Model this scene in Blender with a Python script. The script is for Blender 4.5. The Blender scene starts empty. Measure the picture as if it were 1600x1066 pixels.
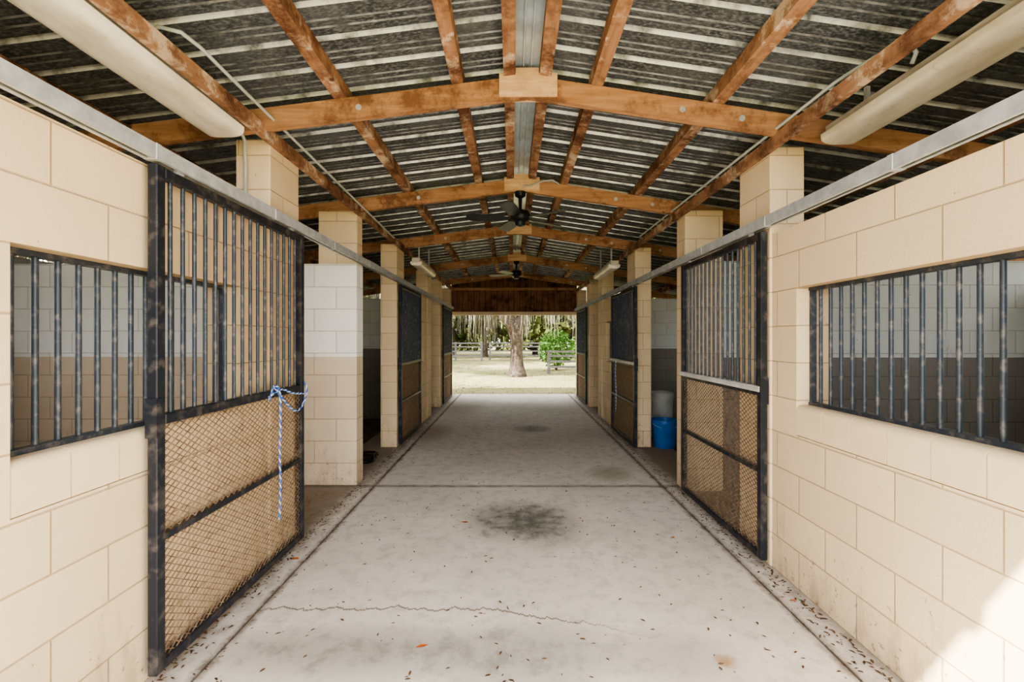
import bpy, bmesh, math, random
from mathutils import Vector, Matrix
random.seed(7)
sc = bpy.context.scene
try:
    sc.view_settings.view_transform = 'AgX'
    sc.view_settings.look = 'AgX - Medium High Contrast'
    sc.view_settings.exposure = 0.58
except Exception as e:
    print(e)

# ------------------------------------------------------------------ materials
def new_mat(name, spec=.25):
    m = bpy.data.materials.new(name); m.use_nodes = True
    nt = m.node_tree
    b = nt.nodes['Principled BSDF']
    b.inputs['Specular IOR Level'].default_value = spec
    return m, nt, b
def L(nt, a, b): nt.links.new(a, b)
def math_n(nt, op, a, b=None, c=None, clamp=False):
    n = nt.nodes.new('ShaderNodeMath'); n.operation = op; n.use_clamp = clamp
    for i, v in enumerate((a, b, c)):
        if v is None: continue
        if isinstance(v, (int, float)): n.inputs[i].default_value = v
        else: nt.links.new(v, n.inputs[i])
    return n.outputs[0]
def mixc(nt, fac, a, b, mode='MIX'):
    n = nt.nodes.new('ShaderNodeMix'); n.data_type = 'RGBA'; n.blend_type = mode
    for s, v in ((n.inputs[0], fac), (n.inputs[6], a), (n.inputs[7], b)):
        if isinstance(v, (int, float)): s.default_value = v
        elif isinstance(v, tuple): s.default_value = v if len(v) == 4 else (*v, 1)
        else: nt.links.new(v, s)
    return n.outputs[2]
def pos(nt):
    g = nt.nodes.new('ShaderNodeNewGeometry')
    s = nt.nodes.new('ShaderNodeSeparateXYZ'); nt.links.new(g.outputs['Position'], s.inputs[0])
    return g, s
def noise(nt, vec, scale, detail=4, rough=.6):
    n = nt.nodes.new('ShaderNodeTexNoise')
    n.inputs['Scale'].default_value = scale; n.inputs['Detail'].default_value = detail
    n.inputs['Roughness'].default_value = rough
    if vec is not None: nt.links.new(vec, n.inputs['Vector'])
    return n.outputs['Fac']
def ramp(nt, fac, lo, hi):
    n = nt.nodes.new('ShaderNodeMapRange'); n.inputs[1].default_value = lo; n.inputs[2].default_value = hi
    n.clamp = True; nt.links.new(fac, n.inputs[0]); return n.outputs[0]
def scaled(nt, vec, s):
    n = nt.nodes.new('ShaderNodeVectorMath'); n.operation = 'MULTIPLY'
    nt.links.new(vec, n.inputs[0]); n.inputs[1].default_value = s; return n.outputs[0]
def bump(nt, b, h, strength=.3, dist=.01):
    n = nt.nodes.new('ShaderNodeBump'); n.inputs['Strength'].default_value = strength
    n.inputs['Distance'].default_value = dist
    nt.links.new(h, n.inputs['Height']); nt.links.new(n.outputs[0], b.inputs['Normal'])

def simple(name, col, rough=.6, metal=0, var=.15, scale=8, bmp=0, col2=None, lo=.35, hi=.65, stretch=None, spec=.25, dust=None):
    m, nt, b = new_mat(name, spec)
    g, s = pos(nt)
    v = g.outputs['Position']
    if stretch: v = scaled(nt, v, stretch)
    f = noise(nt, v, scale)
    c2 = col2 if col2 else tuple(c*(1-var) for c in col)
    c = mixc(nt, ramp(nt, f, lo, hi), (*col, 1), (*c2, 1))
    if dust:
        f2 = noise(nt, g.outputs['Position'], 2.2, 5, .7)
        c = mixc(nt, math_n(nt, 'MULTIPLY', ramp(nt, f2, .42, .66), .7), c, (*dust, 1))
    L(nt, c, b.inputs['Base Color'])
    b.inputs['Roughness'].default_value = rough; b.inputs['Metallic'].default_value = metal
    if bmp: bump(nt, b, f, bmp, .01)
    return m

def block_mat(name, col, top=None, split=1.23, grime=1.0):
    m, nt, b = new_mat(name, .2)
    g, s = pos(nt)
    sn = nt.nodes.new('ShaderNodeSeparateXYZ'); L(nt, g.outputs['True Normal'], sn.inputs[0])
    ax = math_n(nt, 'ABSOLUTE', sn.outputs[0])
    isx = math_n(nt, 'GREATER_THAN', ax, .5)
    u1 = math_n(nt, 'MULTIPLY', s.outputs[1], isx)
    inv = math_n(nt, 'SUBTRACT', 1.0, isx)
    u2 = math_n(nt, 'MULTIPLY', s.outputs[0], inv)
    u = math_n(nt, 'ADD', u1, u2)
    u = math_n(nt, 'ADD', u, 20.04)
    cb = nt.nodes.new('ShaderNodeCombineXYZ'); L(nt, u, cb.inputs[0]); L(nt, s.outputs[2], cb.inputs[1])
    br = nt.nodes.new('ShaderNodeTexBrick')
    L(nt, cb.outputs[0], br.inputs['Vector'])
    br.inputs['Scale'].default_value = 1; br.inputs['Brick Width'].default_value = .422
    br.inputs['Row Height'].default_value = .211; br.inputs['Mortar Size'].default_value = .0042
    br.inputs['Mortar Smooth'].default_value = .6; br.inputs['Bias'].default_value = 0
    br.inputs['Color1'].default_value = (1, 1, 1, 1); br.inputs['Color2'].default_value = (.92, .92, .92, 1)
    br.inputs['Mortar'].default_value = (.62, .58, .53, 1)
    n1 = noise(nt, g.outputs['Position'], 1.7, 5)
    base = mixc(nt, ramp(nt, n1, .3, .75), (*col, 1), (col[0]*.89, col[1]*.87, col[2]*.85, 1))
    if top:
        nz = noise(nt, g.outputs['Position'], 12, 2)
        zz = math_n(nt, 'ADD', s.outputs[2], math_n(nt, 'MULTIPLY', math_n(nt, 'SUBTRACT', nz, .5), .01))
        base = mixc(nt, math_n(nt, 'GREATER_THAN', zz, split), base, (*top, 1))
    c = mixc(nt, 1.0, base, br.outputs['Color'], 'MULTIPLY')
    n2 = noise(nt, scaled(nt, g.outputs['Position'], (5, 5, 1.6)), 1.6, 6, .7)
    low = ramp(nt, s.outputs[2], .55, 0.0)
    gf = math_n(nt, 'MULTIPLY', ramp(nt, math_n(nt, 'ADD', n2, math_n(nt, 'MULTIPLY', low, .20)), .62, .86), .55*grime)
    c = mixc(nt, gf, c, (.22, .145, .09, 1))
    n3 = noise(nt, g.outputs['Position'], 22, 4, .75)
    n3 = math_n(nt, 'ADD', n3, math_n(nt, 'MULTIPLY', low, .11))
    spot = math_n(nt, 'MULTIPLY', ramp(nt, n3, .68, .74), .65*grime)
    c = mixc(nt, spot, c, (.12, .085, .06, 1))
    L(nt, c, b.inputs['Base Color']); b.inputs['Roughness'].default_value = .7
    fine = noise(nt, g.outputs['Position'], 90, 3)
    h = math_n(nt, 'ADD', math_n(nt, 'MULTIPLY', br.outputs['Fac'], -1.0), math_n(nt, 'MULTIPLY', fine, .35))
    bump(nt, b, h, .6, .007)
    return m

def wood_mat(name, light, dark, axis, stain=.5, pale=None):
    m, nt, b = new_mat(name, .15)
    g, s = pos(nt)
    sc_ = [9, 9, 9]; sc_[axis] = .8
    f = noise(nt, scaled(nt, g.outputs['Position'], tuple(sc_)), 3.0, 6, .65)
    blot = noise(nt, scaled(nt, g.outputs['Position'], (2.6, 2.6, 2.6)), 1.0, 6, .75)
    c = mixc(nt, ramp(nt, f, .38, .66), (*light, 1), (light[0]*.66, light[1]*.60, light[2]*.54, 1))
    if pale:
        bl2 = noise(nt, scaled(nt, g.outputs['Position'], (3.3, 3.3, 3.3)), 1.3, 5, .75)
        c = mixc(nt, math_n(nt, 'MULTIPLY', ramp(nt, bl2, .52, .60), .85), c, (*pale, 1))
    c = mixc(nt, math_n(nt, 'MULTIPLY', ramp(nt, blot, .56-.12*stain, .62), min(1, stain+.3)), c, (*dark, 1))
    kn = nt.nodes.new('ShaderNodeTexVoronoi'); kn.inputs['Scale'].default_value = 2.4
    L(nt, scaled(nt, g.outputs['Position'], (1, 1, 1)), kn.inputs['Vector'])
    c = mixc(nt, ramp(nt, kn.outputs['Distance'], .07, .04), c, (.11, .05, .028, 1))
    L(nt, c, b.inputs['Base Color']); b.inputs['Roughness'].default_value = .85
    bump(nt, b, f, .25, .004)
    return m

M = {}
TAN = (.74, .58, .375)
M['tan'] = block_mat('painted_block_tan', TAN)
M['tan_plain'] = simple('painted_tan', TAN, .75, var=.10, scale=3, bmp=.1)
M['stallL'] = block_mat('painted_block_two_tone_light', (.68, .55, .40), top=(.84, .82, .76), grime=1.1)
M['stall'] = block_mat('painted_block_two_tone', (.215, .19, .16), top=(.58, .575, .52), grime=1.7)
M['wood_x'] = wood_mat('rafter_wood', (.44, .25, .14), (.14, .065, .035), 0, .55)
M['wood_y'] = wood_mat('purlin_wood', (.36, .205, .125), (.10, .045, .027), 1, .85, pale=(.60, .46, .34))
M['wood_z'] = wood_mat('plank_wood', (.24, .12, .07), (.05, .024, .016), 2, .8)
M['gapdark'] = simple('gap_blackout_sheet', (.02, .012, .009), .9)
M['ply'] = wood_mat('plywood', (.68, .47, .28), (.42, .25, .14), 0, .1)
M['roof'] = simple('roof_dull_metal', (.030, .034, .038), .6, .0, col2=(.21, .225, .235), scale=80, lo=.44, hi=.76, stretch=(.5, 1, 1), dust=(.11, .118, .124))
M['ribglint'] = simple('roof_rib_highlight', (.70, .73, .74), .4, .3, col2=(.16, .17, .175), scale=9, stretch=(1, .4, 1), lo=.45, hi=.68)  # rib sides paler than the rest of the sheet: highlights painted into the colour
M['midglint'] = simple('roof_minor_rib_highlight', (.24, .25, .255), .5, .2, col2=(.06, .063, .065), scale=11, stretch=(1, .4, 1))  # fainter painted highlight for the sides of the minor ribs
M['ridge'] = simple('ridge_flashing', (.55, .64, .72), .3, .45, col2=(.34, .40, .44), scale=5)
M['galv'] = simple('galvanised_steel', (.50, .515, .52), .5, .25, col2=(.35, .36, .365), scale=14)
M['black'] = simple('black_painted_steel', (.018, .020, .026), .42, .1, col2=(.12, .10, .085), scale=16, lo=.50, hi=.78)
M['bars'] = simple('blue_black_steel_bar', (.045, .053, .066), .36, .3, col2=(.17, .155, .145), scale=26, lo=.50, hi=.75)
M['mesh'] = simple('rusty_expanded_metal', (.30, .215, .14), .7, .1, col2=(.12, .07, .04), scale=20)
M['white'] = simple('white_pvc', (.62, .61, .58), .4, var=.3)
M['conduit'] = simple('grey_pvc_conduit', (.42, .45, .43), .45, var=.15)
M['fixture'] = simple('fixture_housing', (.58, .53, .44), .5, var=.2)
M['fan'] = simple('fan_black', (.012, .013, .015), .35, .2, var=.3)
M['fanblade'] = simple('fan_blade', (.03, .035, .04), .4, 0, var=.4)
M['blue'] = simple('blue_plastic', (.005, .12, .40), .35, var=.25)
M['grey'] = simple('grey_plastic', (.45, .45, .42), .5, var=.25)
M['blueR'] = simple('rope_blue', (.06, .14, .45), .8)
M['whiteR'] = simple('rope_white', (.75, .75, .76), .8)
M['dirt'] = simple('stall_dirt', (.17, .13, .095), .95, col2=(.07, .05, .035), scale=6, bmp=.6, spec=.05)
M['straw'] = simple('straw', (.34, .25, .14), .9, var=.4, spec=.05)
M['grass'] = simple('dry_grass', (.24, .21, .10), .9, var=.4, spec=.02)
M['leaf1'] = simple('dry_leaf', (.17, .095, .05), .8, col2=(.07, .045, .03), scale=5, spec=.05)
M['leaf2'] = simple('orange_leaf', (.50, .13, .03), .7, var=.3)
M['bark'] = simple('oak_bark', (.13, .10, .075), .9, col2=(.05, .038, .03), scale=9, bmp=.8, spec=.02)
M['moss'] = simple('spanish_moss', (.30, .275, .20), .95, col2=(.16, .145, .10), scale=3, spec=0)
M['foliage'] = simple('oak_leaves', (.04, .055, .015), .8, col2=(.11, .12, .04), scale=1.2, spec=.02)
M['foliage2'] = simple('shrub_leaves', (.045, .11, .02), .7, col2=(.10, .19, .04), scale=2.5, spec=.05)
M['greywood'] = simple('weathered_fence_wood', (.20, .19, .175), .9, var=.3, scale=6, spec=.02)

m, nt, b = new_mat('lamp_diffuser'); g, s = pos(nt)
f = noise(nt, scaled(nt, g.outputs['Position'], (3, 1, 3)), 2.5, 5)
c = mixc(nt, ramp(nt, f, .4, .72), (.86, .81, .70, 1), (.56, .48, .37, 1))
f2 = noise(nt, g.outputs['Position'], 18, 4, .7)
c = mixc(nt, math_n(nt, 'MULTIPLY', ramp(nt, f2, .62, .72), .5), c, (.35, .28, .2, 1))
L(nt, c, b.inputs['Base Color']); b.inputs['Roughness'].default_value = .35
M['diff'] = m

# concrete
m, nt, b = new_mat('aisle_concrete', .15); g, s = pos(nt)
P = g.outputs['Position']
n1 = noise(nt, P, 1.3, 6, .6); n2 = noise(nt, P, 9, 6, .7); n3 = noise(nt, P, 60, 3)
c = mixc(nt, ramp(nt, n1, .3, .7), (.72, .65, .575, 1), (.59, .53, .465, 1))
c = mixc(nt, ramp(nt, n2, .48, .75), c, (.44, .395, .345, 1))
def spot(c, cx, cy, rx, ry, col, amt):
    dx = math_n(nt, 'DIVIDE', math_n(nt, 'SUBTRACT', s.outputs[0], cx), rx)
    dy = math_n(nt, 'DIVIDE', math_n(nt, 'SUBTRACT', s.outputs[1], cy), ry)
    r = math_n(nt, 'ADD', math_n(nt, 'MULTIPLY', dx, dx), math_n(nt, 'MULTIPLY', dy, dy))
    r = math_n(nt, 'ADD', r, math_n(nt, 'MULTIPLY', math_n(nt, 'SUBTRACT', n2, .5), 3.4))
    f = math_n(nt, 'MULTIPLY', ramp(nt, r, 1.25, -.3), amt)
    return mixc(nt, f, c, (*col, 1))
c = spot(c, .02, 3.52, .38, .40, (.09, .09, .08), .9)
c = spot(c, .25, 3.45, .28, .42, (.12, .12, .10), .75)
c = spot(c, .32, 7.1, .30, .30, (.20, .19, .12), .8)
c = spot(c, 1.02, 4.75, .24, .3, (.22, .22, .12), .7)
c = spot(c, -.7, 2.05, .7, .18, (.25, .23, .20), .9)
c = spot(c, .05, 2.02, .5, .22, (.27, .25, .22), .9)
c = spot(c, .7, 2.0, .3, .2, (.30, .27, .24), .7)
c = spot(c, .93, 1.98, .05, .05, (.35, .20, .08), .9)
c = spot(c, -1.2, 6.9, .3, .6, (.28, .17, .10), .7)
c = spot(c, -1.0, 9.5, .5, 1.2, (.27, .22, .17), .6)
for jx in (-1.31, 1.43):
    d = math_n(nt, 'ABSOLUTE', math_n(nt, 'SUBTRACT', s.outputs[0], jx))
    d = math_n(nt, 'ADD', d, math_n(nt, 'MULTIPLY', math_n(nt, 'SUBTRACT', n2, .5), .14))
    c = mixc(nt, math_n(nt, 'MULTIPLY', ramp(nt, d, .04, .0), .8), c, (.14, .10, .07, 1))
ed = math_n(nt, 'ABSOLUTE', math_n(nt, 'SUBTRACT', s.outputs[0], .06))
ed = math_n(nt, 'ADD', ed, math_n(nt, 'MULTIPLY', n2, .26))
c = mixc(nt, math_n(nt, 'MULTIPLY', ramp(nt, ed, 1.52, 1.72), .8), c, (.20, .145, .095, 1))
w = math_n(nt, 'ADD', math_n(nt, 'MULTIPLY', math_n(nt, 'SUBTRACT', noise(nt, scaled(nt, P, (1, 0, 0)), 4, 6, .75), .5), .25), 2.36)
sl = math_n(nt, 'MULTIPLY', math_n(nt, 'MAXIMUM', math_n(nt, 'SUBTRACT', s.outputs[0], -.1), 0.0), -.28)
w = math_n(nt, 'ADD', w, sl)
d = math_n(nt, 'ABSOLUTE', math_n(nt, 'SUBTRACT', s.outputs[1], w))
inr = math_n(nt, 'MULTIPLY', ramp(nt, d, .010, .001), ramp(nt, s.outputs[0], .75, .2))
inr = math_n(nt, 'MULTIPLY', inr, ramp(nt, s.outputs[0], -1.31, -1.25))
c = mixc(nt, math_n(nt, 'MULTIPLY', inr, .9), c, (.11, .075, .045, 1))
d = math_n(nt, 'ABSOLUTE', math_n(nt, 'SUBTRACT', s.outputs[1], 4.33))
d = math_n(nt, 'ADD', d, math_n(nt, 'MULTIPLY', math_n(nt, 'SUBTRACT', n2, .5), .12))
c = mixc(nt, math_n(nt, 'MULTIPLY', ramp(nt, d, .05, .0), .85), c, (.14, .12, .08, 1))
c = mixc(nt, math_n(nt, 'MULTIPLY', ramp(nt, n3, .66, .71), .5), c, (.2, .13, .08, 1))
L(nt, c, b.inputs['Base Color']); b.inputs['Roughness'].default_value = .8
bump(nt, b, n3, .15, .003)
M['conc'] = m
m, nt, b = new_mat('dry_lawn', .02); g, s = pos(nt)
n1 = noise(nt, g.outputs['Position'], .35, 6, .7); n2 = noise(nt, g.outputs['Position'], 9, 5, .8)
c = mixc(nt, ramp(nt, n1, .35, .65), (.30, .245, .135, 1), (.17, .175, .065, 1))
c = mixc(nt, ramp(nt, n2, .5, .75), c, (.12, .09, .055, 1))
L(nt, c, b.inputs['Base Color']); b.inputs['Roughness'].default_value = .95
M['lawn'] = m

# ------------------------------------------------------------------ builder
class B:
    def __init__(s): s.v = []; s.f = []; s.m = []; s.mats = []; s.sm = []
    def mi(s, k):
        if k not in s.mats: s.mats.append(k)
        return s.mats.index(k)
    def face(s, idx, k, smooth=False):
        s.f.append(idx); s.m.append(s.mi(k)); s.sm.append(smooth)
    def hexa(s, p, k):
        o = len(s.v); s.v += [tuple(q) for q in p]
        for f in ((0, 3, 2, 1), (4, 5, 6, 7), (0, 1, 5, 4), (1, 2, 6, 5), (2, 3, 7, 6), (3, 0, 4, 7)):
            s.face([o+i for i in f], k)
    def box(s, x0, x1, y0, y1, z0, z1, k):
        if x0 > x1: x0, x1 = x1, x0
        s.hexa([(x0, y0, z0), (x1, y0, z0), (x1, y1, z0), (x0, y1, z0), (x0, y0, z1), (x1, y0, z1), (x1, y1, z1), (x0, y1, z1)], k)
    def bbox(s, x0, x1, y0, y1, z0, z1, k, bev=.01, seg=3):
        if x0 > x1: x0, x1 = x1, x0
        bm = bmesh.new(); bmesh.ops.create_cube(bm, size=1)
        for v in bm.verts:
            v.co = Vector(((x0+x1)/2+v.co.x*(x1-x0), (y0+y1)/2+v.co.y*(y1-y0), (z0+z1)/2+v.co.z*(z1-z0)))
        bmesh.ops.bevel(bm, geom=bm.edges[:], offset=bev, segments=seg, affect='EDGES', profile=.5)
        s.addbm(bm, k, False)
    def addbm(s, bm, k, smooth=False):
        o = len(s.v); bm.verts.index_update()
        s.v += [tuple(v.co) for v in bm.verts]
        for f in bm.faces: s.face([o+v.index for v in f.verts], k, smooth)
        bm.free()
    def extr_y(s, prof, y0, y1, k):
        o = len(s.v); n = len(prof)
        s.v += [(x, y0, z) for x, z in prof] + [(x, y1, z) for x, z in prof]
        for i in range(n):
            j = (i+1) % n; s.face([o+i, o+j, o+n+j, o+n+i], k)
        s.face([o+i for i in range(n)][::-1], k); s.face([o+n+i for i in range(n)], k)
    def tube(s, pts, r, k, n=8, cap=True):
        pts = [Vector(p) for p in pts]
        o = len(s.v)
        up = None
        for i, p in enumerate(pts):
            t = (pts[min(i+1, len(pts)-1)]-pts[max(i-1, 0)]).normalized()
            if up is None:
                a = Vector((0, 0, 1)) if abs(t.z) < .9 else Vector((1, 0, 0))
                up = (a - t*a.dot(t)).normalized()
            else:
                up = (up - t*up.dot(t)).normalized()
            w = t.cross(up)
            rr = r[i] if isinstance(r, (list, tuple)) else r
            for j in range(n):
                a = 2*math.pi*j/n
                s.v.append(tuple(p+up*math.cos(a)*rr+w*math.sin(a)*rr))
        for i in range(len(pts)-1):
            for j in range(n):
                a = o+i*n+j; b_ = o+i*n+(j+1) % n
                s.face([a, b_, b_+n, a+n], k, True)
        if cap:
            s.face([o+j for j in range(n)][::-1], k); e = o+(len(pts)-1)*n
            s.face([e+j for j in range(n)], k)
    def lathe(s, prof, cx, cy, k, n=24):
        o = len(s.v)
        for (r, z) in prof:
            for j in range(n):
                a = 2*math.pi*j/n; s.v.append((cx+r*math.cos(a), cy+r*math.sin(a), z))
        for i in range(len(prof)-1):
            for j in range(n):
                a = o+i*n+j; b_ = o+i*n+(j+1) % n
                s.face([a, b_, b_+n, a+n], k, True)
    def done(s, name, parent=None, loc=None):
        me = bpy.data.meshes.new(name); me.from_pydata(s.v, [], s.f)
        for k in s.mats: me.materials.append(M[k])
        me.polygons.foreach_set('material_index', s.m)
        me.polygons.foreach_set('use_smooth', s.sm)
        me.update()
        bm = bmesh.new(); bm.from_mesh(me); bmesh.ops.recalc_face_normals(bm, faces=bm.faces)
        for e in bm.edges:
            if len(e.link_faces) == 2 and e.calc_face_angle(0) > math.radians(55): e.smooth = False
        bm.to_mesh(me); bm.free()
        o = bpy.data.objects.new(name, me); sc.collection.objects.link(o)
        if parent: o.parent = parent
        if loc: o.location = loc
        return o

RX = .09; RZ = 3.035; SLL = .125; SLR = .15
def roofz(x): return RZ - (SLL*(RX-x) if x < RX else SLR*(x-RX))
YE = 11.2; Y0 = .15; YR = 0.0
XL = -1.50; XR = 1.60
T = .20
OUT_L = -4.95; OUT_R = 5.0

# ------------------------------------------------------------------ ground / floor
b_ = B(); b_.box(-120, 120, -60, 160, -.25, -.05, 'lawn'); b_.done('ground')
b_ = B()
for (x0, x1) in ((-1.98, -1.316), (-1.304, 1.424), (1.436, 2.05)):
    for (y0, y1) in ((-.6, 4.324), (4.336, 8.29), (8.302, 11.6)):
        b_.box(x0, x1, y0, y1, -.12, 0, 'conc')
b_.done('floor')
b_ = B(); b_.box(OUT_L+.02, -1.985, .1, YE+.1, -.1, -.02, 'dirt'); b_.box(2.055, OUT_R-.02, .1, YE+.1, -.1, -.02, 'dirt')
b_.box(-1.98, 2.05, -.55, 11.5, -.14, -.03, 'dirt')
b_.done('stall_dirt_floor')

# ------------------------------------------------------------------ aisle walls with bar windows
WIN0, WIN1 = 1.03, 1.69
wn = []
def aisle_wall(side, segs, name):
    b = B()
    f = XL if side < 0 else XR; o = f+side*T
    zt = 2.118 if side < 0 else 2.045
    for (y0, y1, w0, w1) in segs:
        b.box(f, o, y0, w0, 0, zt, 'tan'); b.box(f, o, w1, y1, 0, zt, 'tan')
        b.box(f, o, w0, w1, WIN1, zt, 'tan')
        b.box(f, o, w0, w1, 0, WIN0-.172, 'tan')
        n = max(1, round((w1-w0)/.205)); st = (w1-w0)/n
        R = .030; prof = [(f, WIN0-.168)]
        for i in range(11):
            a = math.pi/2*i/10
            prof.append((f+side*(R-R*math.cos(a)), WIN0-R+R*math.sin(a)))
        prof += [(o, WIN0), (o, WIN0-.168)]
        for i in range(n):
            b.extr_y(prof, w0+i*st+.0032, w0+(i+1)*st-.0032, 'tan_plain')
        b.box(f+side*.010, o-side*.01, w0, w1, WIN0-.169, WIN0-.008, 'tan_plain')
    b.done(name)
    for (y0, y1, w0, w1) in segs:
        wn.append(0)
        g = B(); xb = f+side*.085
        for z in (WIN0+.010, WIN1-.010):
            g.box(xb-.02, xb+.02, w0+.005, w1-.005, z-.009, z+.009, 'bars')
        for y in (w0+.012, w1-.012):
            g.box(xb-.015, xb+.015, y-.008, y+.008, WIN0+.02, WIN1-.02, 'bars')
        n = round((w1-w0)/.0775)
        for i in range(1, n):
            y = w0+(w1-w0)*i/n
            g.tube([(xb, y, WIN0+.01), (xb, y, WIN1-.01)], .0095, 'bars', 10)
        g.done('window_%d' % len(wn))
aisle_wall(-1, [(Y0, 2.80, 1.36, 2.50), (6.28, 8.05, 6.95, 7.75), (9.7, 11.0, 10.1, 10.8)], 'wall_left')
aisle_wall(1, [(Y0, 2.80, 1.33, 2.56), (6.28, 8.05, 7.2, 7.75), (9.7, 11.0, 10.1, 10.8)], 'wall_right')

def column(side, y0, y1, w=.20, z0=0, zt=2.6, name='block_column'):
    f = (XL if side < 0 else XR)
    b = B(); b.bbox(f-side*.012, f+side*w, y0, y1, z0, zt, 'tan', .008, 2); b.done(name)
for s_ in (-1, 1):
    zt = 2.63 if s_ < 0 else 2.585
    column(s_, 2.80, 3.18, zt=zt)
    if s_ > 0: column(s_, 4.18, 4.39, w=.34, zt=zt)
    else: column(s_, 4.37, 4.53, w=.36, z0=2.12, zt=zt)
    column(s_, 5.88, 6.28, zt=zt)
    column(s_, 8.05, 8.4, zt=zt)
    column(s_, 9.35, 9.70, zt=zt)
    column(s_, 11.0, 11.35, zt=zt)

b = B()
b.box(OUT_L, XL+.012, 4.36, 4.54, -.02, 2.12, 'stallL'); b.done('wall_stall_partition')
for (x0, x1, y0, y1) in ((XR+.34, OUT_R, 4.2, 4.38), (OUT_L, XL-.2, 8.1, 8.3), (XR+.2, OUT_R, 8.1, 8.3)):
    b = B(); b.box(x0, x1, y0, y1, -.02, 2.12, 'stall'); b.done('wall_stall_partition')
for (x0, x1) in ((OUT_L, XL-.2), (XR+.2, OUT_R)):
    b = B(); b.box(x0, x1, Y0, Y0+.2, -.02, 2.12, 'tan'); b.done('wall_front')
def outer(side, x, name, zt):
    b = B(); x2 = x+side*.2
    ys = [Y0]
    for c in (2.4, 6.4, 9.8):
        b.box(x, x2, ys[-1], c-.75, -.05, zt, 'stall'); b.box(x, x2, c-.75, c+.75, -.05, 1.1, 'stall')
        b.box(x, x2, c-.75, c+.75, 1.9, zt, 'stall'); ys.append(c+.75)
    b.box(x, x2, ys[-1], YE+.2, -.05, zt, 'stall'); b.done(name)
outer(-1, OUT_L, 'wall_outer_left', 2.22); outer(1, OUT_R, 'wall_outer_right', 1.95)

b = B()
def hdr(x0, x1, z0):
    n = int((x1-x0)/.14)
    for i in range(n):
        a = x0+(x1-x0)*i/n; c = x0+(x1-x0)*(i+1)/n
        zt = min(roofz(a), roofz(c))-.09
        b.box(a+.006, c-.006, YE+.015+random.random()*.012, YE+.05, z0, zt, 'wood_z')
        b.box(a, c, YE+.053, YE+.07, z0, min(roofz(a), roofz(c))-.003, 'gapdark')  # near-black sheet added behind the planks to block daylight and darken the gaps
hdr(-1.50, 1.60, 2.06)
b.box(-1.488, 1.588, YE-.02, YE+.10, 1.99, 2.07, 'tan_plain')
b.box(-1.488, 1.588, YE-.03, YE+.012, 2.60, 2.66, 'wood_x')
b.done('wall_end_header')
for (x0, x1) in ((OUT_L, XL-.2), (XR+.2, OUT_R)):
    b = B(); b.box(x0, x1, YE, YE+.2, -.02, 2.14, 'stall'); b.done('wall_end')

# ------------------------------------------------------------------ roof
b = B()
ys = []; y = YR
while y < YE+.5:
    for (dy, dz, k) in ((0, 0, 'roof'), (.050, 0, 'midglint'), (.056, .006, 'roof'), (.066, .006, 'midglint'), (.072, 0, 'roof'),
                        (.100, 0, 'midglint'), (.106, .006, 'roof'), (.116, .006, 'midglint'), (.122, 0, 'roof'),
                        (.160, 0, 'ribglint'), (.167, .022, 'roof'), (.201, .022, 'ribglint'), (.210, 0, 'roof')):
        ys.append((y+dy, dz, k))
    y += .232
for i, (yy, dz, k) in enumerate(ys):
    b.v += [(OUT_L-.35, yy, roofz(OUT_L-.35)+dz), (RX, yy, RZ+dz), (OUT_R+.35, yy, roofz(OUT_R+.35)+dz)]
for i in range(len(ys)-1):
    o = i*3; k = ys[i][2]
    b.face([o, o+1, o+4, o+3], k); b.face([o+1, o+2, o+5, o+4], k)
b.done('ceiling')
b = B()
prof = [(-.075, -.012), (-.03, -.008), (-.027, -.022), (-.018, -.022), (-.015, -.004), (0, 0), (.015, -.004), (.018, -.022), (.027, -.022), (.03, -.008), (.075, -.012)]
for i, (x, z) in enumerate(prof):
    b.v += [(RX+x, YR, RZ-.012+z), (RX+x, YE, RZ-.012+z)]
for i in range(len(prof)-1):
    b.face([2*i, 2*i+2, 2*i+3, 2*i+1], 'ridge')
b.done('ridge_flashing')

RT = .085
def rafter(y, w=.045):
    b = B(); h = .125
    for xe in (OUT_L-.2, OUT_R+.2):
        z1 = roofz(xe)-RT; z0 = RZ-RT
        p = [(RX, y, z0-h), (xe, y, z1-h), (xe, y+w, z1-h), (RX, y+w, z0-h), (RX, y, z0), (xe, y, z1), (xe, y+w, z1), (RX, y+w, z0)]
        b.hexa(p, 'wood_x')
    b.box(RX-.165, RX+.175, y-.014, y-.001, 2.82, 2.954, 'ply')
    b.box(RX-.068, RX+.068, y-.014, y-.001, 2.954, 2.985, 'ply')
    b.box(RX-.165, RX+.175, y+w+.001, y+w+.014, 2.82, 2.94, 'ply')
    for xx in (-1.55, -.9, 1.0, 1.35, 2.0):
        zc = roofz(xx)-RT-.065; o = len(b.v); n = 14
        for j in range(n):
            a = 2*math.pi*j/n; b.v.append((xx+.017*math.cos(a), y-.004, zc+.017*math.sin(a)))
        for j in range(n):
            a = 2*math.pi*j/n; b.v.append((xx+.019*math.cos(a), y+.002, zc+.019*math.sin(a)))
        b.face([o+j for j in range(n)], 'galv')
        for j in range(n): b.face([o+j, o+(j+1) % n, o+n+(j+1) % n, o+n+j], 'galv')
    b.done('roof_rafter')
for yy in (.82, 2.67, 4.38, 6.15, 8.3, 10.35): rafter(yy)
for off in (-4.7, -3.9, -3.2, -2.5, -1.1, -.41, -.105, .105, .41, 1.12, 2.6, 3.3, 4.0, 4.7):
    x = RX+off
    hw = .034
    b = B(); x0 = x-hw; x1 = x+hw
    p = []
    for zz in (-.083, -.002):
        for (a, c) in ((x0, .02), (x1, .02), (x1, YE), (x0, YE)):
            p.append((a, c, roofz(a)+zz))
    b.hexa(p, 'wood_y'); b.done('roof_purlin')
b = B(); b.box(XL+.013, XL+.050, .2, YE, 2.59, 2.665, 'wood_y'); b.done('top_plate_beam')
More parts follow.
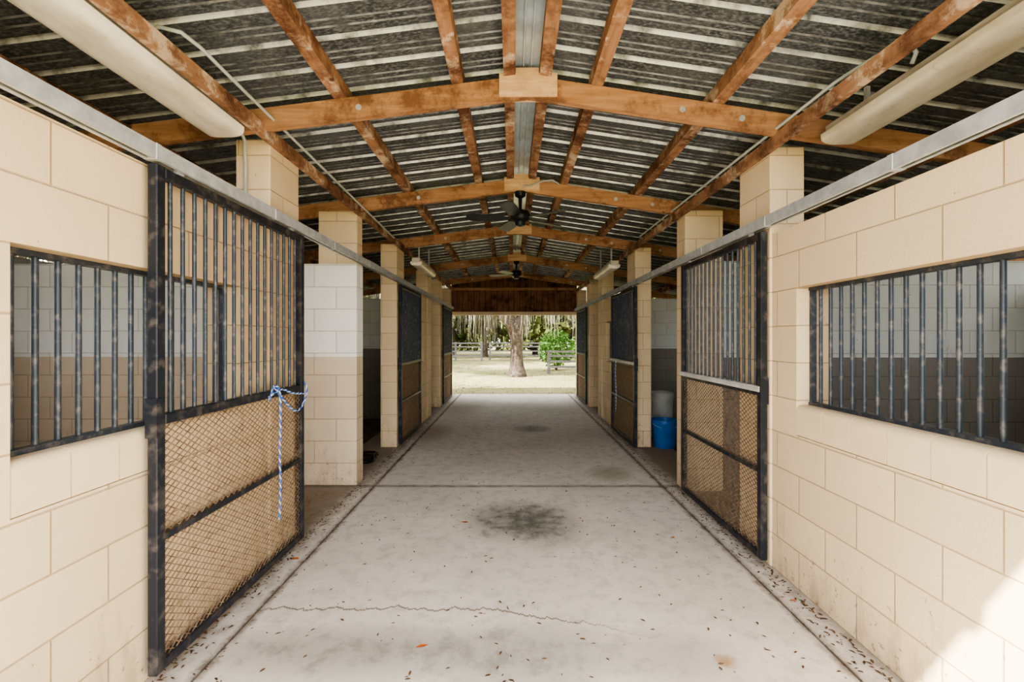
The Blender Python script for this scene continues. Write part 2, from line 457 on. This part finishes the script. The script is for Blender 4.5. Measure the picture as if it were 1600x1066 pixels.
b = B(); b.box(XR-.050, XR-.013, .2, YE, 2.54, 2.61, 'wood_y'); b.done('top_plate_beam')

# ------------------------------------------------------------------ sliding door tracks
for side, f, z in ((-1, XL, 2.158), (1, XR, 2.115)):
    b = B(); x = f-side*.050
    b.box(x-.026, x+.026, .2, YE-.05, z+.022, z+.027, 'galv')
    b.box(x-.026, x-.022, .2, YE-.05, z-.030, z+.022, 'galv')
    b.box(x+.022, x+.026, .2, YE-.05, z-.030, z+.022, 'galv')
    b.box(x-.026, x-.010, .2, YE-.05, z-.034, z-.030, 'galv')
    b.box(x+.010, x+.026, .2, YE-.05, z-.034, z-.030, 'galv')
    y = .9
    while y < YE:
        b.bbox(x-.029, x+.029, y, y+.03, z-.036, z+.030, 'galv', .003, 1)
        y += .92
    b.done('sliding_door_track')

# ------------------------------------------------------------------ stall doors
def door(side, y0, y1, ztop, ledge=False):
    e = bpy.data.objects.new('stall_door', None); sc.collection.objects.link(e)
    f = XL if side < 0 else XR
    x = f-side*.048
    e.location = (x, (y0+y1)/2, 0)
    h = .020; zb = .035
    fr = B(); w = .048
    fr.bbox(-h, h, y0, y0+w, zb, ztop, 'black', .004, 1); fr.bbox(-h, h, y1-w, y1, zb, ztop, 'black', .004, 1)
    for z in (zb, 1.048, ztop-w):
        fr.bbox(-h, h, y0+w, y1-w, z, z+w*.9, 'black', .004, 1)
    fr.box(-h*.9, h*.9, y0+w, y1-w, .568, .594, 'black')
    fr.box(-h-.004, h+.004, y0-.006, y0+.03, 1.0, 1.16, 'black')
    for yy in (y0+.15, y1-.15):
        fr.box(-.009, .009, yy-.02, yy+.02, ztop, ztop+.02, 'galv')
    br = B(); n = 17
    for i in range(1, n):
        y = y0+w/2+(y1-y0-w)*i/n
        br.tube([(0, y, 1.085), (0, y, ztop-w+.004)], .0092, 'bars', 8)
    ms = B(); ya, yb, za, zc = y0+w-.005, y1-w+.005, zb+w*.85, 1.052
    sl = .62; st = .030
    for sg in (1, -1):
        cmin = za - max(sg*sl*ya, sg*sl*yb); cmax = zc - min(sg*sl*ya, sg*sl*yb)
        cc = cmin+st/2
        while cc < cmax:
            e1 = (za-cc)/(sg*sl); e2 = (zc-cc)/(sg*sl)
            lo, hi = min(e1, e2), max(e1, e2)
            ylo = max(ya, lo); yhi = min(yb, hi)
            if yhi-ylo > .004:
                zl = sg*sl*ylo+cc; zh = sg*sl*yhi+cc; t = .0023
                xo = -side*(.006) + sg*.0008
                ms.hexa([(xo-.0015, ylo, zl-t), (xo+.0015, ylo, zl-t), (xo+.0015, yhi, zh-t), (xo-.0015, yhi, zh-t),
                         (xo-.0015, ylo, zl+t), (xo+.0015, ylo, zl+t), (xo+.0015, yhi, zh+t), (xo-.0015, yhi, zh+t)], 'mesh')
            cc += st
    inv = Matrix.Translation((0, -(y0+y1)/2, 0))
    parts = [(fr, 'door_frame'), (br, 'door_bars'), (ms, 'expanded_metal_panel')]
    if ledge:
        ld = B(); ld.bbox(-.030, .024, y0+.01, y1+.02, 1.094, 1.108, 'white', .004, 1)
        ld.bbox(-.030, -.021, y0+.01, y1+.02, 1.072, 1.094, 'white', .002, 1)
        parts.append((ld, 'chew_guard_ledge'))
    for p, nm in parts:
        o = p.done(nm); o.data.transform(inv); o.parent = e
    return e
door(-1, 1.835, 3.14, 2.112)
door(-1, 5.90, 7.2, 2.112)
door(-1, 9.6, 10.9, 2.112)
door(1, 2.80, 4.13, 2.065, True)
door(1, 5.70, 7.05, 2.065, True)
door(1, 9.5, 10.8, 2.065)

def rope(paths, name):
    b = B()
    for pts in paths:
        pts = [Vector(p) for p in pts]
        fine = []
        for i in range(len(pts)-1):
            p0 = pts[max(i-1, 0)]; p1 = pts[i]; p2 = pts[i+1]; p3 = pts[min(i+2, len(pts)-1)]
            for j in range(14):
                t = j/14
                fine.append(.5*((2*p1)+(-p0+p2)*t+(2*p0-5*p1+4*p2-p3)*t*t+(-p0+3*p1-3*p2+p3)*t**3))
        fine.append(pts[-1])
        res = [fine[0]]
        for a, c in zip(fine, fine[1:]):
            n = max(1, int((c-a).length/.005))
            for k in range(1, n+1): res.append(a.lerp(c, k/n))
        for ph, k in ((0, 'blueR'), (2.1, 'whiteR'), (4.2, 'blueR')):
            q = []; s_ = 0
            for i, p in enumerate(res):
                if i: s_ += (p-res[i-1]).length
                a = s_*120+ph
                q.append(p+Vector((math.cos(a), math.sin(a)*.7, math.sin(a)*.7))*.0032)
            b.tube(q, .0038, k, 6)
    b.done(name)
xr = XL+.048+.032
rope([[(xr, 2.66, 1.04), (xr, 2.70, 1.10), (xr-.01, 2.74, 1.118), (xr, 2.78, 1.08), (xr, 2.79, .9), (xr+.004, 2.775, .7), (xr, 2.79, .5), (xr, 2.78, .30)],
      [(xr-.01, 2.74, 1.11), (xr, 2.86, 1.0), (xr, 2.98, .93), (xr, 3.08, .95), (xr, 3.15, 1.05), (xr-.02, 3.13, 1.12)],
      [(xr, 2.66, 1.06), (xr, 2.80, 1.09), (xr, 2.95, 1.05), (xr, 3.10, 1.03)]], 'lead_rope')
rope([[(XR-.09, 6.6, 1.09), (XR-.095, 6.62, .95), (XR-.09, 6.6, .6), (XR-.09, 6.63, .35)]], 'lead_rope')

# ------------------------------------------------------------------ fluorescent lights
def lamp(xc, y0, y1, z, w=.22):
    b = B()
    b.bbox(xc-w*.36, xc+w*.36, y0, y1, z+.045, z+.11, 'fixture', .006, 1)
    prof = []
    for i in range(17):
        a = math.pi*i/16
        cx = math.copysign(abs(math.cos(a))**.6, math.cos(a))
        prof.append((xc-cx*w/2, z+.055-abs(math.sin(a))**.6*.055))
    o = len(b.v); n = len(prof)
    for (x, zz) in prof: b.v += [(x, y0+.01, zz), (x, y1-.01, zz)]
    for i in range(n-1): b.face([o+2*i, o+2*i+2, o+2*i+3, o+2*i+1], 'diff', True)
    b.face([o+2*i for i in range(n)], 'diff'); b.face([o+2*i+1 for i in range(n)][::-1], 'diff')
    b.box(xc-w/2, xc+w/2, y0+.01, y1-.01, z+.054, z+.058, 'diff')
    b.box(xc-.01, xc+.01, y0+.2, y0+.22, z+.1, roofz(xc)-.03, 'galv')
    b.box(xc-.01, xc+.01, y1-.22, y1-.2, z+.1, roofz(xc)-.03, 'galv')
    b.done('fluorescent_light')
lamp(-1.61, 1.32, 2.56, 2.53); lamp(1.88, 1.37, 2.62, 2.515)
lamp(-1.33, 6.3, 7.5, 2.42, .16); lamp(1.42, 6.3, 7.5, 2.38, .16)

b = B()
b.tube([(-1.56, 2.0, 2.66), (-1.575, 1.98, 2.70), (-1.57, 1.97, 2.73), (-1.52, 1.96, 2.745), (-1.44, 1.98, 2.735), (-1.41, 2.06, 2.72), (-1.40, 2.3, 2.70), (-1.40, 5.4, 2.60)], .009, 'conduit')
b.done('conduit_pipe')
b = B()
b.tube([(1.74, 1.98, 2.60), (1.75, 1.97, 2.64), (1.73, 1.97, 2.67), (1.68, 1.98, 2.68), (1.62, 2.04, 2.66), (1.56, 2.2, 2.64), (1.52, 5.4, 2.62)], .009, 'conduit')
b.done('conduit_pipe')
b = B()
b.tube([(-1.58, 2.565, 2.59), (-1.58, 2.66, 2.60), (-1.61, 2.74, 2.60), (-1.63, 2.775, 2.55), (-1.63, 2.785, 2.48), (-1.63, 2.785, 2.13)], .010, 'conduit')
b.done('conduit_pipe')

# ------------------------------------------------------------------ ceiling fans
def fan(y, zc, rot, R=.52, xc=RX-.01, ztop=2.82):
    e = bpy.data.objects.new('ceiling_fan', None); sc.collection.objects.link(e); e.location = (xc, y, zc)
    b = B()
    top = ztop-zc
    b.lathe([(0, top), (.055, top), (.05, top-.04), (.018, top-.06), (.014, .085), (.03, .08), (.085, .06), (.095, .03), (.095, -.01), (.07, -.03), (.05, -.04), (.045, -.075), (.0, -.085)], 0, 0, 'fan')
    o = b.done('motor_housing'); o.parent = e
    b = B()
    for i in range(5):
        a = rot+2*math.pi*i/5
        mt = Matrix.Rotation(a, 4, 'Z') @ Matrix.Rotation(math.radians(12), 4, 'X')
        prof = [(.09, .014), (.15, .02), (.17, .05), (.3, .062), (R-.04, .062), (R, .035)]
        o_ = len(b.v)
        for (r, w) in prof:
            for (yy, zz) in ((-w, -.004), (w, -.004), (w, .004), (-w, .004)):
                b.v.append(tuple(mt @ Vector((r, yy, zz))))
        for k in range(len(prof)-1):
            for j in range(4):
                p = o_+k*4+j; q = o_+k*4+(j+1) % 4
                b.face([p, q, q+4, p+4], 'fanblade')
        b.face([o_+j for j in range(4)], 'fanblade'); b.face([o_+len(prof)*4-4+j for j in range(4)], 'fanblade')
    o = b.done('fan_blades'); o.parent = e
fan(4.40, 2.57, math.radians(38)); fan(8.32, 2.58, math.radians(20))
b = B(); b.tube([(RX+.02, 4.34, 2.86), (RX+.07, 4.35, 2.86), (RX+.20, 4.35, 2.91), (RX+.30, 4.35, 2.92), (RX+.36, 4.35, 2.88)], .008, 'conduit'); b.done('conduit_pipe')

# ------------------------------------------------------------------ buckets
def bucket(x, y, z, r, h, k, name):
    b = B()
    b.lathe([(0, z), (r*.80, z), (r*.82, z+.01), (r*.97, z+h-.05), (r*1.03, z+h-.05), (r*1.04, z+h-.02), (r, z+h), (r*.95, z+h), (r*.93, z+h-.02), (r*.78, z+.02), (0, z+.015)], x, y, k, 28)
    pts = []
    for i in range(13):
        a = math.pi*i/12; pts.append((x+math.cos(a)*r*1.03, y-math.sin(a)*r*.9, z+h-.04-math.sin(a)*.06))
    b.tube(pts, .004, 'galv', 6)
    b.done(name)
bucket(1.985, 5.92, 0.0, .165, .36, 'blue', 'blue_bucket')
bucket(2.14, 6.55, -.02, .18, .66, 'grey', 'feed_tub')
b = B()
for i in range(900):
    side = random.choice((-1, 1)); x = (XL-.03-random.random()*1.2) if side < 0 else XR+.03+random.random()*1.2
    y = random.choice((random.uniform(3.25, 4.1), random.uniform(4.6, 5.8), random.uniform(8.45, 9.3)))
    a = random.random()*math.pi; l = random.uniform(.02, .07); z = .004 if -1.98 < x < 2.05 else -.016
    dx, dy = math.cos(a)*l, math.sin(a)*l; nx, ny = -math.sin(a)*.003, math.cos(a)*.003
    o = len(b.v); zz = z+random.random()*.02
    b.v += [(x-dx-nx, y-dy-ny, z), (x+dx-nx, y+dy-ny, zz), (x+dx+nx, y+dy+ny, zz), (x-dx+nx, y-dy+ny, z)]
    b.face([o, o+1, o+2, o+3], 'straw')
b.done('scattered_straw')
b = B()
for j in range(3):
    pts = []
    for i in range(40):
        a = i/39*2*math.pi*2.5; r = .13+.03*math.sin(a*1.3+j); pts.append((-1.72+math.cos(a)*r*.9, 5.2+j*.08+math.sin(a)*r, .015+.012*j+.004*math.sin(a*3)))
    b.tube(pts, .009, 'fan', 6)
b.done('garden_hose')

# ------------------------------------------------------------------ fallen leaves
b = B()
def leaf(x, y, l, k, z=.002):
    a = random.random()*2*math.pi; w = l*.33; ca, sa = math.cos(a), math.sin(a)
    pts = [(-l, 0, 0), (-l*.3, -w, .35), (l*.4, -w*.8, .3), (l, 0, .1), (l*.4, w*.8, .5), (-l*.3, w, .4)]
    o = len(b.v)
    for (px, py, pz) in pts: b.v.append((x+px*ca-py*sa, y+px*sa+py*ca, z+pz*l*.5*random.uniform(.5, 1.2)))
    b.face([o, o+1, o+2, o+3, o+4, o+5], k)
for i in range(850):
    y = 1.7+random.random()**1.15*8.5; leaf(random.uniform(-1.25, 1.4), y, random.uniform(.006, .016), 'leaf1')
for i in range(2300):
    side = random.choice((-1, 1)); j = abs(random.gauss(0, .055))
    x = (XL+.02+j) if side < 0 else (XR-.03-j)
    leaf(x, random.uniform(1.4, 11), random.uniform(.006, .017), 'leaf1')
for i in range(600):
    side = random.choice((-1.31, 1.43)); leaf(side+random.gauss(0, .03), random.uniform(1.5, 11), random.uniform(.005, .012), 'leaf1')
for (px, py, l) in ((-.36, 3.47, .035), (-.41, 2.07, .03), (.50, 4.18, .025), (-.41, 4.85, .02), (-1.38, 2.89, .03), (1.5, 5.85, .03), (.53, 3.55, .018), (1.13, 3.2, .02), (1.5, 2.43, .02)):
    leaf(px, py, l, 'leaf2')
b.done('fallen_leaves')

# ------------------------------------------------------------------ outside
def skin_tree(name, chains, mat):
    bm = bmesh.new(); lay = bm.verts.layers.skin.verify(); cache = {}
    def gv(p, r):
        key = tuple(round(c, 3) for c in p)
        if key not in cache:
            v = bm.verts.new(p); v[lay].radius = (r, r); cache[key] = v
        return cache[key]
    first = True
    for ch in chains:
        pr = None
        for (p, r) in ch:
            v = gv(p, r)
            if first: v[lay].use_root = True; first = False
            if pr is not None and pr != v:
                try: bm.edges.new((pr, v))
                except ValueError: pass
            pr = v
    me = bpy.data.meshes.new(name); bm.to_mesh(me); bm.free()
    o = bpy.data.objects.new(name, me); sc.collection.objects.link(o)
    md = o.modifiers.new('skin', 'SKIN'); md.use_smooth_shade = True
    o.modifiers.new('sub', 'SUBSURF').levels = 1; o.modifiers['sub'].render_levels = 1
    me.materials.append(M[mat])
    return o
TX, TY = .20, 17.6
oak = bpy.data.objects.new('oak_tree', None); sc.collection.objects.link(oak)
tr = [[((TX, TY, -.2), .50), ((TX, TY, .05), .38), ((TX-.02, TY, .45), .27), ((TX-.03, TY, 1.1), .25), ((TX-.02, TY, 1.7), .30)],
      [((TX-.02, TY, 1.7), .30), ((TX-.45, TY-.1, 2.3), .22), ((TX-1.6, TY-.4, 2.9), .18), ((TX-3.2, TY-.8, 3.6), .12), ((TX-5, TY-1, 4.3), .06)],
      [((TX-.02, TY, 1.7), .30), ((TX+.35, TY+.1, 2.6), .24), ((TX+.9, TY+.4, 4.0), .2), ((TX+1.6, TY+1, 6), .12), ((TX+2, TY+1.5, 8), .05)],
      [((TX+.35, TY+.1, 2.6), .24), ((TX+1.6, TY-.3, 3.2), .16), ((TX+3.2, TY-.8, 3.7), .12), ((TX+5.2, TY-1.2, 3.9), .06)],
      [((TX-.45, TY-.1, 2.3), .22), ((TX-.8, TY+.3, 4.2), .18), ((TX-1.2, TY+.8, 6.2), .1), ((TX-1.4, TY+1, 8), .04)]]
t = skin_tree('trunk_and_limbs', tr, 'bark'); t.parent = oak
def cards(b, c, rad, n, size, k):
    for i in range(n):
        while True:
            p = Vector((random.uniform(-1, 1), random.uniform(-1, 1), random.uniform(-1, 1)))
            if .25 < p.length < 1: break
        p = Vector((c[0]+p.x*rad[0], c[1]+p.y*rad[1], c[2]+p.z*rad[2]))
        u = Vector((random.gauss(0, 1), random.gauss(0, 1), random.gauss(0, 1))).normalized()
        w = u.cross(Vector((random.gauss(0, 1), random.gauss(0, 1), random.gauss(0, 1)))).normalized()
        s_ = size*random.uniform(.6, 1.3)
        o = len(b.v); b.v += [tuple(p-u*s_), tuple(p+w*s_*.45), tuple(p+u*s_), tuple(p-w*s_*.45)]
        b.face([o, o+1, o+2, o+3], k)
b = B()
for c in ((-4, -1, 6, 2.4), (4.5, -1, 5.8, 2.4), (0, 1, 8, 3), (-2, 1, 7.5, 2.4), (2.5, 1.5, 8, 2.5), (-6, -1, 5.5, 1.8), (6.3, -1, 5, 1.8)):
    cards(b, (TX+c[0], TY+c[1], c[2]), (c[3], c[3], c[3]*.6), 1500, .13, 'foliage')
o = b.done('foliage'); o.parent = oak
def moss(b, x, y, z, l, n=26, sp=.13):
    for i in range(n):
        dx, dy = random.gauss(0, sp), random.gauss(0, sp); ll = l*random.uniform(.5, 1)
        a = random.random()*math.pi; w = random.uniform(.008, .018)
        px, py = x+dx, y+dy; o = len(b.v); segs = 4
        for s_ in range(segs+1):
            t_ = s_/segs; jx, jy = random.gauss(0, .02), random.gauss(0, .02)
            ww = w*(1-t_*.8)
            b.v += [(px+jx-math.cos(a)*ww, py+jy-math.sin(a)*ww, z-ll*t_), (px+jx+math.cos(a)*ww, py+jy+math.sin(a)*ww, z-ll*t_)]
        for s_ in range(segs):
            b.face([o+2*s_, o+2*s_+1, o+2*s_+3, o+2*s_+2], 'moss')
b = B()
for i in range(90):
    x = random.uniform(-5, 5.5); y = TY+random.uniform(-1.6, 1.0)
    z = random.uniform(2.9, 3.8)
    moss(b, TX+x, y, z, random.uniform(.9, 2.2))
o = b.done('hanging_moss'); o.parent = oak

def bg_tree(seed):
    random.seed(seed)
    b = B()
    h = random.uniform(2.2, 3.5); lean = random.uniform(-.5, .5)
    b.tube([(0, 0, -.2), (lean*.3, 0, h*.5), (lean, .1, h), (lean*1.4, .2, h+3)], [.28, .20, .16, .08], 'bark', 8)
    for a in range(5):
        an = a*1.256+random.random(); b.tube([(lean*.7, 0, h*.8), (lean+math.cos(an)*1.5, math.sin(an)*1.5, h+1), (lean+math.cos(an)*3.2, math.sin(an)*3.2, h+1.4)], [.13, .09, .04], 'bark', 6)
    for c in range(12):
        cards(b, (random.uniform(-3.2, 3.2), random.uniform(-2.5, 2.5), random.uniform(1.9, 8.5)), (2, 2, 1.3), 320, .22, 'foliage')
    for c in range(16):
        moss(b, random.uniform(-3.6, 3.6), random.uniform(-3, 3), random.uniform(2.2, 5), random.uniform(1.0, 2.4), 22, .25)
    return b
variants = []
for sd in (11, 22, 33):
    o = bg_tree(sd).done('background_tree'); variants.append(o)
random.seed(5)
places = []
for i in range(28):
    places.append((-26+i*1.95+random.uniform(-1, 1), random.choice((35, 38, 42, 46))+random.uniform(-1, 1.5)))
places += [(-12, 24), (-8, 26), (9, 27), (14, 18), (-14, 14), (16, 8), (13, 12), (-13, 5)]
for i, (x, y) in enumerate(places):
    if i < 3: o = variants[i]
    else:
        o = bpy.data.objects.new('background_tree', variants[i % 3].data); sc.collection.objects.link(o)
    o.location = (x, y, -.05); o.rotation_euler = (0, 0, random.random()*6.28)
    s_ = random.uniform(.9, 1.35); o.scale = (s_, s_, s_)
def shrub(x, y, r, h, k='foliage2', n=2200):
    b = B()
    for i in range(5):
        a = i*1.3; b.tube([(x, y, -.1), (x+math.cos(a)*r*.4, y+math.sin(a)*r*.4, h*.6)], [.04, .015], 'bark', 5)
    cards(b, (x, y, h*.52), (r, r, h*.5), n, .07, k); b.done('shrub')
shrub(2.05, 21.2, .85, 1.8); shrub(4.2, 24.5, 1.2, 1.8)
b = B()
for i in range(170):
    cards(b, (-36+i*.43, 57+random.uniform(-2, 2), random.uniform(.4, 7)), (2, 1.6, 1.8), 200, .36, 'foliage')
b.done('hedgerow')
def fence(x0, x1, y, h=1.2, name='board_fence'):
    b = B(); n = int(abs(x1-x0)/1.8)+1
    for i in range(n+1):
        x = x0+(x1-x0)*i/n
        b.bbox(x-.06, x+.06, y-.06, y+.06, -.2, h, 'greywood', .01, 1)
    for t_ in (.2, .45, .7, .9):
        b.box(x0, x1, y-.085, y-.06, h*t_, h*t_+.09, 'greywood')
    b.done(name)
fence(1.55, 9, 19.2, .92); fence(-14, -2.0, 30); fence(-1.5, 16, 31)
b = B()
for i in range(4000):
    x = random.uniform(-5, 5); y = random.uniform(11.7, 26); l = random.uniform(.02, .05); a = random.random()*3.14
    o = len(b.v); b.v += [(x-math.cos(a)*l*.3, y-math.sin(a)*l*.3, -.05), (x+math.cos(a)*l*.3, y+math.sin(a)*l*.3, -.05), (x+random.gauss(0, .02), y+random.gauss(0, .02), -.05+l)]
    b.face([o, o+1, o+2], 'grass')
b.done('grass_tufts')

# ------------------------------------------------------------------ light
w = bpy.data.worlds.new('World'); sc.world = w; w.use_nodes = True
bg = w.node_tree.nodes['Background']; bg.inputs[0].default_value = (.92, .96, 1, 1); bg.inputs[1].default_value = 5.5
sd = bpy.data.lights.new('sun', 'SUN'); sd.energy = 26; sd.angle = math.radians(.6); sd.color = (1, .96, .9)
so = bpy.data.objects.new('sun', sd); sc.collection.objects.link(so)
so.rotation_euler = Vector((1.7, 1, -1.57)).to_track_quat('-Z', 'Y').to_euler()

cam = bpy.data.cameras.new('camera'); co = bpy.data.objects.new('camera', cam); sc.collection.objects.link(co)
co.location = (0, 0, 1.4); co.rotation_euler = (math.radians(90), 0, 0)
cam.sensor_width = 36; cam.lens = 16.0; cam.shift_y = -.0019; cam.clip_start = .02; cam.clip_end = 500
sc.camera = co
